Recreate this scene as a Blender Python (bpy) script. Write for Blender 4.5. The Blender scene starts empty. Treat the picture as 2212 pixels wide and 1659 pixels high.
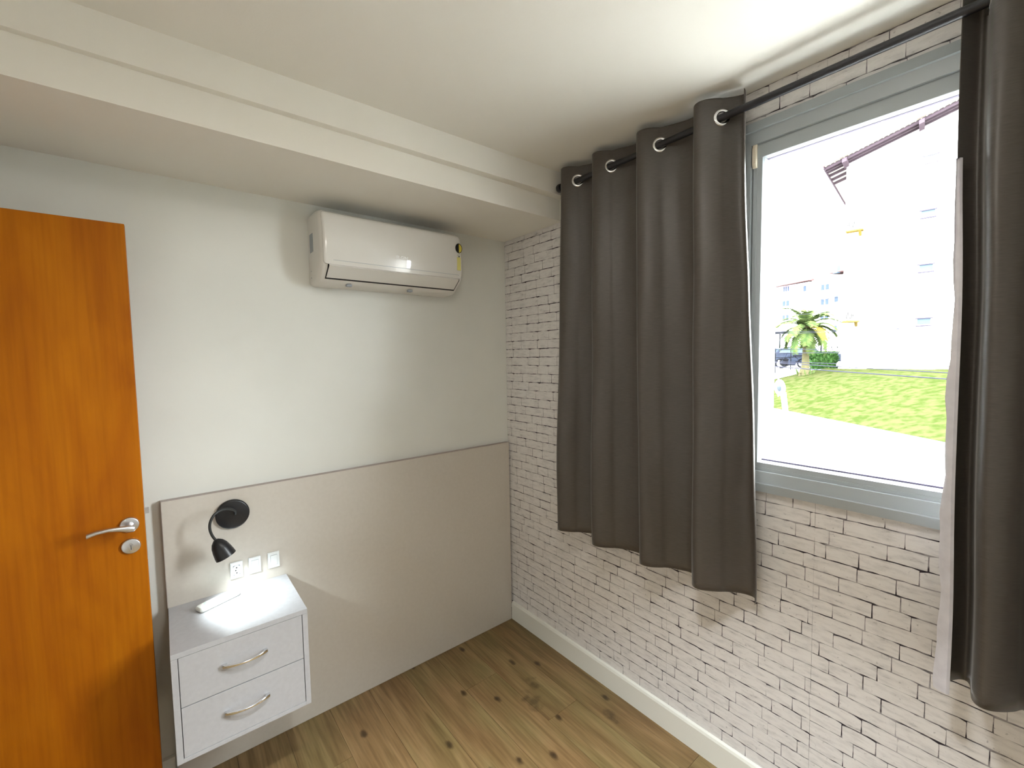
import bpy, bmesh, math, random
from mathutils import Vector, Matrix, noise
random.seed(7)
PI = math.pi
D = bpy.data
SC = bpy.context.scene
COL = SC.collection

# ---------------------------------------------------------------- camera, sky, light, exposure
CAM = Vector((-1.6871, -2.1472, 1.6748))
cr = Vector((0.77829, -0.62768, -0.01661)); cu = Vector((0.05166, 0.03765, 0.99796)); cf = Vector((0.62578, 0.77756, -0.06172))
cd = D.cameras.new('camera'); cam = D.objects.new('camera', cd); COL.objects.link(cam)
cam.matrix_world = Matrix(((cr.x, cu.x, -cf.x, CAM.x), (cr.y, cu.y, -cf.y, CAM.y), (cr.z, cu.z, -cf.z, CAM.z), (0, 0, 0, 1)))
cd.sensor_fit = 'HORIZONTAL'; cd.sensor_width = 36.0
cd.lens = 941.2 / 2212 * 36.0
cd.shift_y = 0.0
cd.clip_start = 0.02; cd.clip_end = 800
SC.camera = cam

W = D.worlds.new('sky'); SC.world = W; W.use_nodes = True
bg = W.node_tree.nodes['Background']
bg.inputs[0].default_value = (0.93, 0.965, 1.0, 1)          # bright even overcast
bg.inputs[1].default_value = 8.0

def area(name, loc, rot, sx, sy, power, color=(1, 1, 1), portal=False):
    l = D.lights.new(name, 'AREA'); l.shape = 'RECTANGLE'; l.size = sx; l.size_y = sy; l.energy = power; l.color = color
    if portal: l.cycles.is_portal = True
    o = D.objects.new(name, l); COL.objects.link(o); o.location = loc; o.rotation_euler = rot
    return o
area('window_portal', (0.14, -1.895, 1.825), (0, PI/2, 0), 1.23, 0.91, 1, portal=True)

SC.view_settings.view_transform = 'Standard'
SC.view_settings.look = 'None'
SC.view_settings.exposure = 2.72
SC.view_settings.gamma = 1.0
SC.view_settings.use_curve_mapping = False

# ---------------------------------------------------------------- materials
def nt(m): return m.node_tree.nodes, m.node_tree.links
def mat(name, col, rough=0.6, metal=0.0, spec=0.5, coat=0.0, coat_r=0.05, sheen=0.0, emis=None, estr=0.0, alpha=1.0):
    m = D.materials.new(name); m.use_nodes = True
    b = m.node_tree.nodes['Principled BSDF']
    b.inputs['Base Color'].default_value = (*col, 1)
    b.inputs['Roughness'].default_value = rough
    b.inputs['Metallic'].default_value = metal
    b.inputs['Specular IOR Level'].default_value = spec
    b.inputs['Coat Weight'].default_value = coat
    b.inputs['Coat Roughness'].default_value = coat_r
    b.inputs['Sheen Weight'].default_value = sheen
    if emis: b.inputs['Emission Color'].default_value = (*emis, 1); b.inputs['Emission Strength'].default_value = estr
    return m
def ramp(n, stops):
    r = n.new('ShaderNodeValToRGB')
    e = r.color_ramp.elements
    while len(e) < len(stops): e.new(0.5)
    for el, (p, c) in zip(e, stops): el.position = p; el.color = (*c, 1) if len(c) == 3 else c
    return r
def noisy(name, c1, c2, scale=8, rough=0.6, detail=4, bump=0.0, bscale=80, stretch=(1, 1, 1), lo=0.35, hi=0.65, **k):
    m = mat(name, c1, rough, **k); n, l = nt(m); b = n['Principled BSDF']
    tc = n.new('ShaderNodeTexCoord'); mp = n.new('ShaderNodeMapping'); mp.inputs['Scale'].default_value = stretch
    l.new(tc.outputs['Object'], mp.inputs[0])
    nz = n.new('ShaderNodeTexNoise'); nz.inputs['Scale'].default_value = scale; nz.inputs['Detail'].default_value = detail
    l.new(mp.outputs[0], nz.inputs['Vector'])
    r = ramp(n, [(lo, c1), (hi, c2)]); l.new(nz.outputs[0], r.inputs[0]); l.new(r.outputs[0], b.inputs['Base Color'])
    if bump:
        n2 = n.new('ShaderNodeTexNoise'); n2.inputs['Scale'].default_value = bscale; n2.inputs['Detail'].default_value = 3
        l.new(mp.outputs[0], n2.inputs['Vector'])
        bp = n.new('ShaderNodeBump'); bp.inputs['Strength'].default_value = bump; bp.inputs['Distance'].default_value = 0.002
        l.new(n2.outputs[0], bp.inputs['Height']); l.new(bp.outputs[0], b.inputs['Normal'])
    return m

M = {}
M['paint'] = noisy('wall_paint', (0.715, 0.72, 0.675), (0.745, 0.75, 0.705), 3, 0.32, bump=0.06, bscale=220, spec=0.5)
M['ceil'] = noisy('ceiling_paint', (0.84, 0.815, 0.75), (0.86, 0.84, 0.775), 2, 0.8, bump=0.1, bscale=150, spec=0.2)
M['plain'] = mat('plain_wall', (0.84, 0.83, 0.80), 0.8)
M['lam'] = noisy('headboard_laminate', (0.57, 0.53, 0.47), (0.59, 0.55, 0.49), 60, 0.30, bump=0.05, bscale=400)
M['lam_edge'] = mat('laminate_edge', (0.42, 0.36, 0.33), 0.5)
M['night'] = noisy('nightstand_laminate', (0.45, 0.45, 0.47), (0.48, 0.48, 0.50), 60, 0.4, bump=0.08, bscale=400)
M['dark'] = mat('dark_gap', (0.02, 0.018, 0.02), 0.8)
M['base'] = mat('baseboard_white', (0.78, 0.77, 0.70), 0.45)
M['black'] = mat('black_satin', (0.012, 0.012, 0.014), 0.35)
M['blackrod'] = mat('black_rod', (0.012, 0.012, 0.016), 0.4)
M['flex'] = mat('black_rubber_arm', (0.02, 0.022, 0.022), 0.45)
M['chrome'] = mat('chrome', (0.75, 0.75, 0.76), 0.12, 1.0)
M['satin_metal'] = mat('satin_nickel', (0.66, 0.67, 0.70), 0.32, 1.0)
M['alu'] = mat('powder_coated_aluminium', (0.36, 0.395, 0.41), 0.35)
M['seal'] = mat('glazing_seal', (0.10, 0.08, 0.14), 0.6)
M['latch'] = mat('cream_latch', (0.75, 0.66, 0.52), 0.45)
M['acw'] = mat('ac_plastic', (0.76, 0.74, 0.70), 0.3)
M['acg'] = mat('ac_gloss', (0.75, 0.73, 0.69), 0.25, coat=0.8, coat_r=0.02)
M['grille'] = mat('grey_grille', (0.33, 0.36, 0.40), 0.5)
M['yellow'] = mat('sticker_yellow', (0.72, 0.60, 0.08), 0.5)
M['paleyellow'] = mat('sticker_pale', (0.72, 0.66, 0.22), 0.5)
M['paper'] = mat('sticker_white', (0.75, 0.74, 0.66), 0.5)
M['logo'] = mat('logo_silver', (0.92, 0.92, 0.93), 0.3)
M['plate'] = mat('switch_plate_white', (0.83, 0.86, 0.86), 0.3)
M['plateline'] = mat('switch_gap', (0.30, 0.33, 0.36), 0.5)
M['remote'] = mat('remote_white', (0.82, 0.84, 0.80), 0.35)
M['lcd'] = mat('remote_screen', (0.36, 0.44, 0.47), 0.15)
M['keypad'] = mat('remote_keypad', (0.55, 0.68, 0.60), 0.5)
M['key_y'] = mat('remote_yellow_key', (0.75, 0.70, 0.30), 0.5)
M['lamp_in'] = mat('lamp_inner', (0.7, 0.7, 0.7), 0.4)
M['bulb'] = mat('led_bulb', (1, 1, 1), 0.4, emis=(0.88, 0.97, 1.0), estr=1.0)
M['hemwhite'] = noisy('blackout_backing', (0.60, 0.58, 0.62), (0.68, 0.66, 0.70), 30, 0.7)
M['glue'] = mat('foam_strip', (0.55, 0.33, 0.15), 0.8)

# curtain: taupe satin blackout cloth
m = mat('taupe_satin', (0.115, 0.098, 0.086), 0.45, spec=0.55, sheen=0.3); M['cloth'] = m
n, l = nt(m); b = n['Principled BSDF']
b.inputs['Sheen Roughness'].default_value = 0.35
tc = n.new('ShaderNodeTexCoord'); mp = n.new('ShaderNodeMapping'); mp.inputs['Scale'].default_value = (40, 40, 900)
l.new(tc.outputs['Object'], mp.inputs[0]); nz = n.new('ShaderNodeTexNoise'); nz.inputs['Scale'].default_value = 1.0; nz.inputs['Detail'].default_value = 3
l.new(mp.outputs[0], nz.inputs['Vector'])
r = ramp(n, [(0.3, (0.060, 0.050, 0.042)), (0.7, (0.084, 0.071, 0.060))]); l.new(nz.outputs[0], r.inputs[0]); l.new(r.outputs[0], b.inputs['Base Color'])
bp = n.new('ShaderNodeBump'); bp.inputs['Strength'].default_value = 0.12; bp.inputs['Distance'].default_value = 0.001
l.new(nz.outputs[0], bp.inputs['Height']); l.new(bp.outputs[0], b.inputs['Normal'])

# wallpaper bricks
m = mat('whitewashed_brick', (0.6, 0.57, 0.55), 0.7, spec=0.3); M['brick'] = m
n, l = nt(m); b = n['Principled BSDF']
tc = n.new('ShaderNodeTexCoord'); mp = n.new('ShaderNodeMapping'); mp.inputs['Scale'].default_value = (1, 5, 22)
l.new(tc.outputs['Object'], mp.inputs[0])
n1 = n.new('ShaderNodeTexNoise'); n1.inputs['Scale'].default_value = 3.2; n1.inputs['Detail'].default_value = 6; n1.inputs['Roughness'].default_value = 0.65
l.new(mp.outputs[0], n1.inputs['Vector'])
r1 = ramp(n, [(0.26, (0.30, 0.28, 0.28)), (0.36, (0.64, 0.615, 0.60)), (0.52, (0.76, 0.73, 0.71)), (0.8, (0.80, 0.775, 0.755))])
l.new(n1.outputs[0], r1.inputs[0])
n2 = n.new('ShaderNodeTexNoise'); n2.inputs['Scale'].default_value = 90; n2.inputs['Detail'].default_value = 3
l.new(tc.outputs['Object'], n2.inputs['Vector'])
r2 = ramp(n, [(0.24, (0.42, 0.41, 0.42)), (0.34, (1, 1, 1))]); l.new(n2.outputs[0], r2.inputs[0])
mx = n.new('ShaderNodeMixRGB'); mx.blend_type = 'MULTIPLY'; mx.inputs[0].default_value = 0.7
l.new(r1.outputs[0], mx.inputs[1]); l.new(r2.outputs[0], mx.inputs[2]); l.new(mx.outputs[0], b.inputs['Base Color'])
# mortar: dark broken lines
m = mat('dark_joint', (0.1, 0.09, 0.1), 0.8, spec=0.2); M['joint'] = m
n, l = nt(m); b = n['Principled BSDF']
tc = n.new('ShaderNodeTexCoord'); mp = n.new('ShaderNodeMapping'); mp.inputs['Scale'].default_value = (1, 10, 14)
l.new(tc.outputs['Object'], mp.inputs[0])
n1 = n.new('ShaderNodeTexNoise'); n1.inputs['Scale'].default_value = 1.4; n1.inputs['Detail'].default_value = 4
l.new(mp.outputs[0], n1.inputs['Vector'])
r1 = ramp(n, [(0.45, (0.04, 0.032, 0.04)), (0.60, (0.40, 0.37, 0.375))]); l.new(n1.outputs[0], r1.inputs[0]); l.new(r1.outputs[0], b.inputs['Base Color'])

STAINS = [(-0.36, -0.62, 0.045), (-0.285, -0.53, 0.035), (-0.14, -0.92, 0.03)]
# floor planks: brown oak laminate, grain along y
m = mat('oak_plank', (0.2, 0.13, 0.07), 0.42); M['plank'] = m
n, l = nt(m); b = n['Principled BSDF']
tc = n.new('ShaderNodeTexCoord'); oi = n.new('ShaderNodeObjectInfo')
mp = n.new('ShaderNodeMapping'); mp.inputs['Scale'].default_value = (16, 1.6, 1)
ad = n.new('ShaderNodeVectorMath'); ad.operation = 'ADD'; mu = n.new('ShaderNodeVectorMath'); mu.operation = 'SCALE'
cb = n.new('ShaderNodeCombineXYZ'); l.new(oi.outputs['Random'], cb.inputs[0]); l.new(oi.outputs['Random'], cb.inputs[2])
l.new(cb.outputs[0], mu.inputs[0]); mu.inputs['Scale'].default_value = 13.0
l.new(tc.outputs['Object'], ad.inputs[0]); l.new(mu.outputs[0], ad.inputs[1]); l.new(ad.outputs[0], mp.inputs[0])
n1 = n.new('ShaderNodeTexNoise'); n1.inputs['Scale'].default_value = 1.5; n1.inputs['Detail'].default_value = 6; n1.inputs['Distortion'].default_value = 0.5
l.new(mp.outputs[0], n1.inputs['Vector'])
r1 = ramp(n, [(0.25, (0.150, 0.092, 0.036)), (0.5, (0.215, 0.140, 0.062)), (0.75, (0.285, 0.200, 0.098))]); l.new(n1.outputs[0], r1.inputs[0])
mp2 = n.new('ShaderNodeMapping'); mp2.inputs['Scale'].default_value = (120, 5, 1); l.new(ad.outputs[0], mp2.inputs[0])
n2 = n.new('ShaderNodeTexNoise'); n2.inputs['Scale'].default_value = 1.0; n2.inputs['Detail'].default_value = 3; l.new(mp2.outputs[0], n2.inputs['Vector'])
r2 = ramp(n, [(0.35, (0.74, 0.72, 0.68)), (0.6, (1, 1, 1))]); l.new(n2.outputs[0], r2.inputs[0])
mx = n.new('ShaderNodeMixRGB'); mx.blend_type = 'MULTIPLY'; mx.inputs[0].default_value = 1
l.new(r1.outputs[0], mx.inputs[1]); l.new(r2.outputs[0], mx.inputs[2])
# knots
mp3 = n.new('ShaderNodeMapping'); mp3.inputs['Scale'].default_value = (5.2, 2.9, 0.0); l.new(ad.outputs[0], mp3.inputs[0])
nzk = n.new('ShaderNodeTexNoise'); nzk.inputs['Scale'].default_value = 30; l.new(ad.outputs[0], nzk.inputs['Vector'])
adk = n.new('ShaderNodeMixRGB'); adk.blend_type = 'ADD'; adk.inputs[0].default_value = 0.07; l.new(mp3.outputs[0], adk.inputs[1]); l.new(nzk.outputs['Color'], adk.inputs[2])
vo = n.new('ShaderNodeTexVoronoi'); vo.voronoi_dimensions = '2D'; vo.inputs['Scale'].default_value = 1.0; vo.inputs['Randomness'].default_value = 1.0; l.new(adk.outputs[0], vo.inputs['Vector'])
r3 = ramp(n, [(0.0, (0.16, 0.14, 0.12)), (0.04, (0.34, 0.30, 0.26)), (0.085, (1, 1, 1))]); l.new(vo.outputs['Distance'], r3.inputs[0])
mk = n.new('ShaderNodeMixRGB'); mk.blend_type = 'MULTIPLY'; mk.inputs[0].default_value = 1
n5 = n.new('ShaderNodeTexNoise'); n5.inputs['Scale'].default_value = 1.0; n5.inputs['Detail'].default_value = 2
mp5 = n.new('ShaderNodeMapping'); mp5.inputs['Scale'].default_value = (5, 2.2, 1); l.new(ad.outputs[0], mp5.inputs[0]); l.new(mp5.outputs[0], n5.inputs['Vector'])
r5 = ramp(n, [(0.38, (0.95, 1.01, 0.86)), (0.62, (1.07, 0.98, 0.90))]); l.new(n5.outputs[0], r5.inputs[0])
mh = n.new('ShaderNodeMixRGB'); mh.blend_type = 'MULTIPLY'; mh.inputs[0].default_value = 1; l.new(mx.outputs[0], mh.inputs[1]); l.new(r5.outputs[0], mh.inputs[2]); mx = mh
for sx_, sy_, sr_ in STAINS:
    vs_ = n.new('ShaderNodeVectorMath'); vs_.operation = 'SUBTRACT'; vs_.inputs[1].default_value = (sx_, sy_, 0); l.new(tc.outputs['Object'], vs_.inputs[0])
    na_ = n.new('ShaderNodeTexNoise'); na_.inputs['Scale'].default_value = 22; na_.inputs['Detail'].default_value = 3; l.new(tc.outputs['Object'], na_.inputs['Vector'])
    sc_ = n.new('ShaderNodeVectorMath'); sc_.operation = 'MULTIPLY'; sc_.inputs[1].default_value = (1/sr_, 0.6/sr_, 0); l.new(vs_.outputs[0], sc_.inputs[0])
    ln_ = n.new('ShaderNodeVectorMath'); ln_.operation = 'LENGTH'; l.new(sc_.outputs[0], ln_.inputs[0])
    ma_ = n.new('ShaderNodeMath'); ma_.operation = 'MULTIPLY_ADD'; ma_.inputs[1].default_value = 2.6; l.new(na_.outputs[0], ma_.inputs[0]); l.new(ln_.outputs['Value'], ma_.inputs[2])
    rs_ = ramp(n, [(0.0, (0.45, 0.44, 0.42)), (0.62, (0.5, 0.49, 0.47)), (0.95, (1, 1, 1))]); dv_ = n.new('ShaderNodeMath'); dv_.operation = 'MULTIPLY'; dv_.inputs[1].default_value = 0.42
    l.new(ma_.outputs[0], dv_.inputs[0]); l.new(dv_.outputs[0], rs_.inputs[0])
    mq_ = n.new('ShaderNodeMixRGB'); mq_.blend_type = 'MULTIPLY'; mq_.inputs[0].default_value = 1; l.new(mx.outputs[0], mq_.inputs[1]); l.new(rs_.outputs[0], mq_.inputs[2]); mx = mq_
l.new(mx.outputs[0], mk.inputs[1]); l.new(r3.outputs[0], mk.inputs[2]); l.new(mk.outputs[0], b.inputs['Base Color'])

# orange varnished door
m = mat('varnished_door', (0.42, 0.15, 0.012), 0.5, spec=0.15); M['door'] = m
n, l = nt(m); b = n['Principled BSDF']
tc = n.new('ShaderNodeTexCoord'); mp = n.new('ShaderNodeMapping'); mp.inputs['Scale'].default_value = (7, 1, 1.6); l.new(tc.outputs['Object'], mp.inputs[0])
n1 = n.new('ShaderNodeTexNoise'); n1.inputs['Scale'].default_value = 1.3; n1.inputs['Detail'].default_value = 5; n1.inputs['Distortion'].default_value = 0.6; l.new(mp.outputs[0], n1.inputs['Vector'])
r1 = ramp(n, [(0.3, (0.33, 0.085, 0.001)), (0.5, (0.40, 0.115, 0.001)), (0.72, (0.46, 0.145, 0.002))]); l.new(n1.outputs[0], r1.inputs[0])
mp2 = n.new('ShaderNodeMapping'); mp2.inputs['Scale'].default_value = (90, 1, 3); l.new(tc.outputs['Object'], mp2.inputs[0])
n2 = n.new('ShaderNodeTexNoise'); n2.inputs['Scale'].default_value = 1; l.new(mp2.outputs[0], n2.inputs['Vector'])
r2 = ramp(n, [(0.3, (0.88, 0.86, 0.84)), (0.6, (1, 1, 1))]); l.new(n2.outputs[0], r2.inputs[0])
mx = n.new('ShaderNodeMixRGB'); mx.blend_type = 'MULTIPLY'; mx.inputs[0].default_value = 1; l.new(r1.outputs[0], mx.inputs[1]); l.new(r2.outputs[0], mx.inputs[2])
l.new(mx.outputs[0], b.inputs['Base Color'])

# glass pane
m = D.materials.new('window_glass'); m.use_nodes = True; M['glass'] = m; n, l = nt(m); n.clear()
o = n.new('ShaderNodeOutputMaterial'); tr = n.new('ShaderNodeBsdfTransparent'); gl = n.new('ShaderNodeBsdfGlossy'); gl.inputs['Roughness'].default_value = 0.0
fr = n.new('ShaderNodeFresnel'); fr.inputs[0].default_value = 1.45; ms = n.new('ShaderNodeMixShader')
tr.inputs[0].default_value = (0.96, 0.98, 0.975, 1)
ge = n.new('ShaderNodeNewGeometry'); inv = n.new('ShaderNodeMath'); inv.operation = 'SUBTRACT'; inv.inputs[0].default_value = 1.0; l.new(ge.outputs['Backfacing'], inv.inputs[1])
ml_ = n.new('ShaderNodeMath'); ml_.operation = 'MULTIPLY'; l.new(fr.outputs[0], ml_.inputs[0]); l.new(inv.outputs[0], ml_.inputs[1])
l.new(ml_.outputs[0], ms.inputs[0]); l.new(tr.outputs[0], ms.inputs[1]); l.new(gl.outputs[0], ms.inputs[2]); l.new(ms.outputs[0], o.inputs[0])

# outdoors
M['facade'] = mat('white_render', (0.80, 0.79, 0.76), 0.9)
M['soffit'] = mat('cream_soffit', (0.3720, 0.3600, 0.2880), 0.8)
M['rafter'] = mat('rafter_wood', (0.0400, 0.0290, 0.0360), 0.8)
M['rtile'] = mat('clay_tile', (0.0780, 0.0450, 0.0450), 0.8)
M['pane'] = mat('dark_pane', (0.0210, 0.0270, 0.0450), 0.2)
M['pane2'] = mat('frosted_pane', (0.0390, 0.0540, 0.0720), 0.4)
M['sill'] = mat('stone_sill', (0.0300, 0.0270, 0.0360), 0.6)
M['road'] = noisy('pale_concrete_road', (0.22, 0.215, 0.21), (0.25, 0.245, 0.24), 0.6, 0.9)
M['kerb'] = mat('kerb_grey', (0.0600, 0.0600, 0.0660), 0.9)
M['grass'] = noisy('lawn_grass', (0.0140, 0.0200, 0.0046), (0.0262, 0.0274, 0.0108), 3.4, 0.95, detail=7, lo=0.38, hi=0.60)
M['leaf'] = noisy('hedge_leaf', (0.0108, 0.0330, 0.0060), (0.0300, 0.0600, 0.0180), 6, 0.7)
M['frond'] = noisy('palm_frond', (0.0210, 0.0360, 0.0120), (0.0510, 0.0660, 0.0210), 4, 0.7)
M['frond_y'] = mat('palm_frond_dry', (0.0720, 0.0600, 0.0120), 0.7)
M['trunk'] = noisy('palm_trunk', (0.0330, 0.0330, 0.0150), (0.0570, 0.0480, 0.0270), 6, 0.9, stretch=(1, 1, 5))
M['wire'] = mat('wire', (0.0210, 0.0210, 0.0300), 0.6)
M['car_dark'] = mat('car_dark', (0.0150, 0.0180, 0.0270), 0.3)
M['car_pale'] = mat('car_pale', (0.0540, 0.0540, 0.0540), 0.3)
M['car_blue'] = mat('car_blue', (0.0120, 0.0180, 0.0420), 0.3)
M['tyre'] = mat('tyre', (0.0060, 0.0060, 0.0072), 0.8)
M['carport'] = mat('carport_metal', (0.0090, 0.0096, 0.0110), 0.6)
M['bin'] = mat('blue_tarp', (0.0132, 0.0210, 0.0360), 0.5)
M['postw'] = mat('white_post', (0.7, 0.72, 0.72), 0.5)
M['mirror'] = mat('traffic_mirror', (0.0300, 0.0360, 0.0420), 0.15, 0.2)
M['ochre'] = mat('ochre_bracket', (0.0960, 0.0660, 0.0180), 0.7)
M['fan'] = mat('condenser_fan', (0.0120, 0.0120, 0.0110), 0.6)

for k_ in ('facade', 'soffit', 'rafter', 'rtile', 'sill', 'road', 'kerb', 'grass', 'leaf', 'frond', 'frond_y', 'trunk', 'wire', 'carport', 'ochre', 'fan', 'bin', 'tyre', 'pane', 'pane2', 'car_dark', 'car_pale', 'car_blue', 'mirror', 'postw'):
    M[k_].node_tree.nodes['Principled BSDF'].inputs['Specular IOR Level'].default_value = 0.0

# ---------------------------------------------------------------- mesh helpers
class MB:
    def __init__(s): s.v = []; s.f = []; s.smooth = False
    def add(s, vs, fs):
        o = len(s.v); s.v += [tuple(v) for v in vs]; s.f += [tuple(i + o for i in f) for f in fs]; return s
    def box(s, x0, x1, y0, y1, z0, z1):
        if x0 > x1: x0, x1 = x1, x0
        if y0 > y1: y0, y1 = y1, y0
        if z0 > z1: z0, z1 = z1, z0
        return s.add([(x0, y0, z0), (x1, y0, z0), (x1, y1, z0), (x0, y1, z0), (x0, y0, z1), (x1, y0, z1), (x1, y1, z1), (x0, y1, z1)],
                     [(0, 3, 2, 1), (4, 5, 6, 7), (0, 1, 5, 4), (1, 2, 6, 5), (2, 3, 7, 6), (3, 0, 4, 7)])
    def loft(s, rings, cap=True, closed=False):
        o = len(s.v); k = len(rings[0])
        for r in rings: s.v += [tuple(p) for p in r]
        R = len(rings)
        for i in range(R if closed else R - 1):
            j = (i + 1) % R
            for q in range(k):
                q2 = (q + 1) % k
                s.f.append((o + i*k + q, o + i*k + q2, o + j*k + q2, o + j*k + q))
        if cap and not closed:
            s.f.append(tuple(o + q for q in reversed(range(k)))); s.f.append(tuple(o + (R-1)*k + q for q in range(k)))
        return s
    def tube(s, pts, rad, k=10, cap=True, closed=False):
        pts = [Vector(p) for p in pts]; n = len(pts)
        rs = rad if isinstance(rad, (list, tuple)) else [rad]*n
        rings = []; up = None
        for i, p in enumerate(pts):
            if closed: t = pts[(i+1) % n] - pts[i-1]
            else: t = pts[min(i+1, n-1)] - pts[max(i-1, 0)]
            t.normalize()
            if up is None:
                up = Vector((0, 0, 1)) if abs(t.z) < 0.9 else Vector((1, 0, 0))
            a = up - t*up.dot(t); a.normalize(); up = a; b_ = t.cross(a)
            rings.append([p + (a*math.cos(2*PI*q/k) + b_*math.sin(2*PI*q/k))*rs[i] for q in range(k)])
        return s.loft(rings, cap, closed)
    def cyl(s, a, b_, r, k=16, r2=None): return s.tube([a, b_], [r, r if r2 is None else r2], k)
    def lathe(s, c, ax, prof, k=24):
        # prof: list of (dist along axis, radius)
        c = Vector(c); ax = Vector(ax).normalized()
        u = Vector((0, 0, 1)) if abs(ax.z) < 0.9 else Vector((1, 0, 0)); a = (u - ax*u.dot(ax)).normalized(); b_ = ax.cross(a)
        return s.loft([[c + ax*d + (a*math.cos(2*PI*q/k) + b_*math.sin(2*PI*q/k))*max(r_, 1e-5) for q in range(k)] for d, r_ in prof], True)
    def poly(s, pts, ext):
        # prism: polygon points + extrusion vector
        e = Vector(ext); pts = [Vector(p) for p in pts]
        return s.loft([pts, [p + e for p in pts]])
def setp(o, label=None, cat=None, group=None, kind=None):
    if label: o['label'] = label
    if cat: o['category'] = cat
    if group: o['group'] = group
    if kind: o['kind'] = kind
    return o
def build(name, mb, m, parent=None, bevel=0.0, smooth=False, seg=2, off=None):
    me = D.meshes.new(name)
    org = Vector((0, 0, 0))
    if parent is not None: org = parent.get('_o', None); org = Vector(org) if org is not None else Vector((0, 0, 0))
    if off is not None: org = Vector(off)
    me.from_pydata([(v[0]-org.x, v[1]-org.y, v[2]-org.z) for v in mb.v], [], mb.f)
    bm = bmesh.new(); bm.from_mesh(me); bmesh.ops.recalc_face_normals(bm, faces=bm.faces); bm.to_mesh(me); bm.free()
    me.materials.append(m)
    o = D.objects.new(name, me); COL.objects.link(o)
    if parent is not None:
        o.parent = parent
        if '_o' in parent: o['_o'] = parent['_o']
    elif off is not None:
        o.location = org; o['_o'] = tuple(org)
    if smooth:
        for p in me.polygons: p.use_smooth = True
        try:
            me.set_sharp_from_angle(angle=math.radians(38))
        except Exception: pass
    if bevel:
        bv = o.modifiers.new('bevel', 'BEVEL'); bv.width = bevel; bv.segments = seg; bv.limit_method = 'ANGLE'; bv.angle_limit = math.radians(40)
    return o
def empty(name, loc, label=None, cat=None, group=None, kind=None):
    o = D.objects.new(name, None); COL.objects.link(o); o.location = loc; o['_o'] = tuple(loc); o.empty_display_size = 0.05
    return setp(o, label, cat, group, kind)

# ---------------------------------------------------------------- room shell
XL, YF, ZC = -2.60, -3.30, 2.60
WY0, WY1, WZ0, WZ1 = -1.44, -2.36, 1.215, 2.44        # window opening
# floor slab with planks
fl = setp(build('floor', MB().box(XL-1.1, 0.15, -1.62, 0.15, -0.12, -0.004).box(XL-0.12, 0.15, YF-0.15, -1.62, -0.12, -0.004), M['dark']), kind='structure')
pw = 0.19; x = 0.0; col = 0
while x > XL-1.0:
    x0 = max(x - pw, XL-1.05); y = 0.0 - [0.0, 0.75, 0.35, 1.05][col % 4]
    segs = []; yt = 0.0
    cuts = [y - 1.28*k for k in range(0, 5)]
    cuts = [c for c in cuts if YF < c < -0.05] + [YF]
    for c in cuts:
        if yt - c > 0.03:
            segs.append((yt, c))
        yt = c
    for a, c in segs:
        if x0 > XL - 0.02 or a > -1.4:
            g = 0.0006
            build('plank', MB().box(x0+g, x-g, c+g, a-g, -0.004, 0.0), M['plank'], fl)
    x = x0; col += 1
setp(build('ceiling', MB().box(XL-1.1, 0.15, -1.62, 0.15, ZC, ZC+0.15).box(XL-0.12, 0.15, YF-0.15, -1.62, ZC, ZC+0.15), M['ceil']), kind='structure')
# boxed beam along the headboard wall: a lower and an upper stepped box (slightly out of line)
bm_ = setp(build('trim_beam', MB().poly([(XL, 0, 2.382), (XL, -0.520, 2.382), (0, -0.500, 2.382), (0, 0, 2.382)], (0, 0, ZC-2.382+0.01)), M['ceil']), kind='structure')
build('upper_beam_step', MB().poly([(XL, -0.3, 2.488), (XL, -0.532, 2.488), (0, -0.550, 2.488), (0, -0.3, 2.488)], (0, 0, ZC-2.488+0.01)), M['ceil'], bm_)
build('corner_filler', MB().box(-0.022, 0.0, -0.45, -0.55, 2.385, 2.50), M['ceil'], bm_)
setp(build('wall_back', MB().box(XL-1.1, 0.15, 0.0, 0.15, -0.1, ZC), M['paint']), kind='structure')
setp(build('wall_front', MB().box(XL-0.12, 0.15, YF-0.15, YF, -0.1, ZC), M['plain']), kind='structure')
# left wall with the doorway the orange door belongs to, and the corridor behind it
wl = MB().box(XL-0.12, XL, 0.0, -0.17, 0, ZC).box(XL-0.12, XL, -1.03, YF, 0, ZC).box(XL-0.12, XL, -0.17, -1.03, 2.17, ZC)
setp(build('wall_left', wl, M['plain']), kind='structure')
setp(build('wall_corridor', MB().box(XL-1.15, XL-1.0, 0.15, -1.5, -0.1, ZC).box(XL-1.15, XL-0.12, -1.5, -1.62, -0.1, ZC), M['plain']), kind='structure')
# window wall: slab in four pieces around the opening, faced with bricks
rw = MB().box(0, 0.15, 0.0, WY0, -1.2, ZC+0.15).box(0, 0.15, WY1, YF-0.15, -1.2, ZC+0.15).box(0, 0.15, WY0, WY1, -1.2, WZ0).box(0, 0.15, WY0, WY1, WZ1, ZC+0.15)
wr = setp(build('wall_right', rw, M['joint']), kind='structure')

ex = MB().box(0.151, 0.30, 14, WY0+0.02, -1.2, 11.5).box(0.151, 0.30, WY1-0.02, -16, -1.2, 11.5).box(0.151, 0.30, WY0+0.02, WY1-0.02, -1.2, WZ0-0.02).box(0.151, 0.30, WY0+0.02, WY1-0.02, WZ1+0.02, 11.5)
setp(build('wall_exterior', ex, M['facade']), kind='structure')

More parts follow.
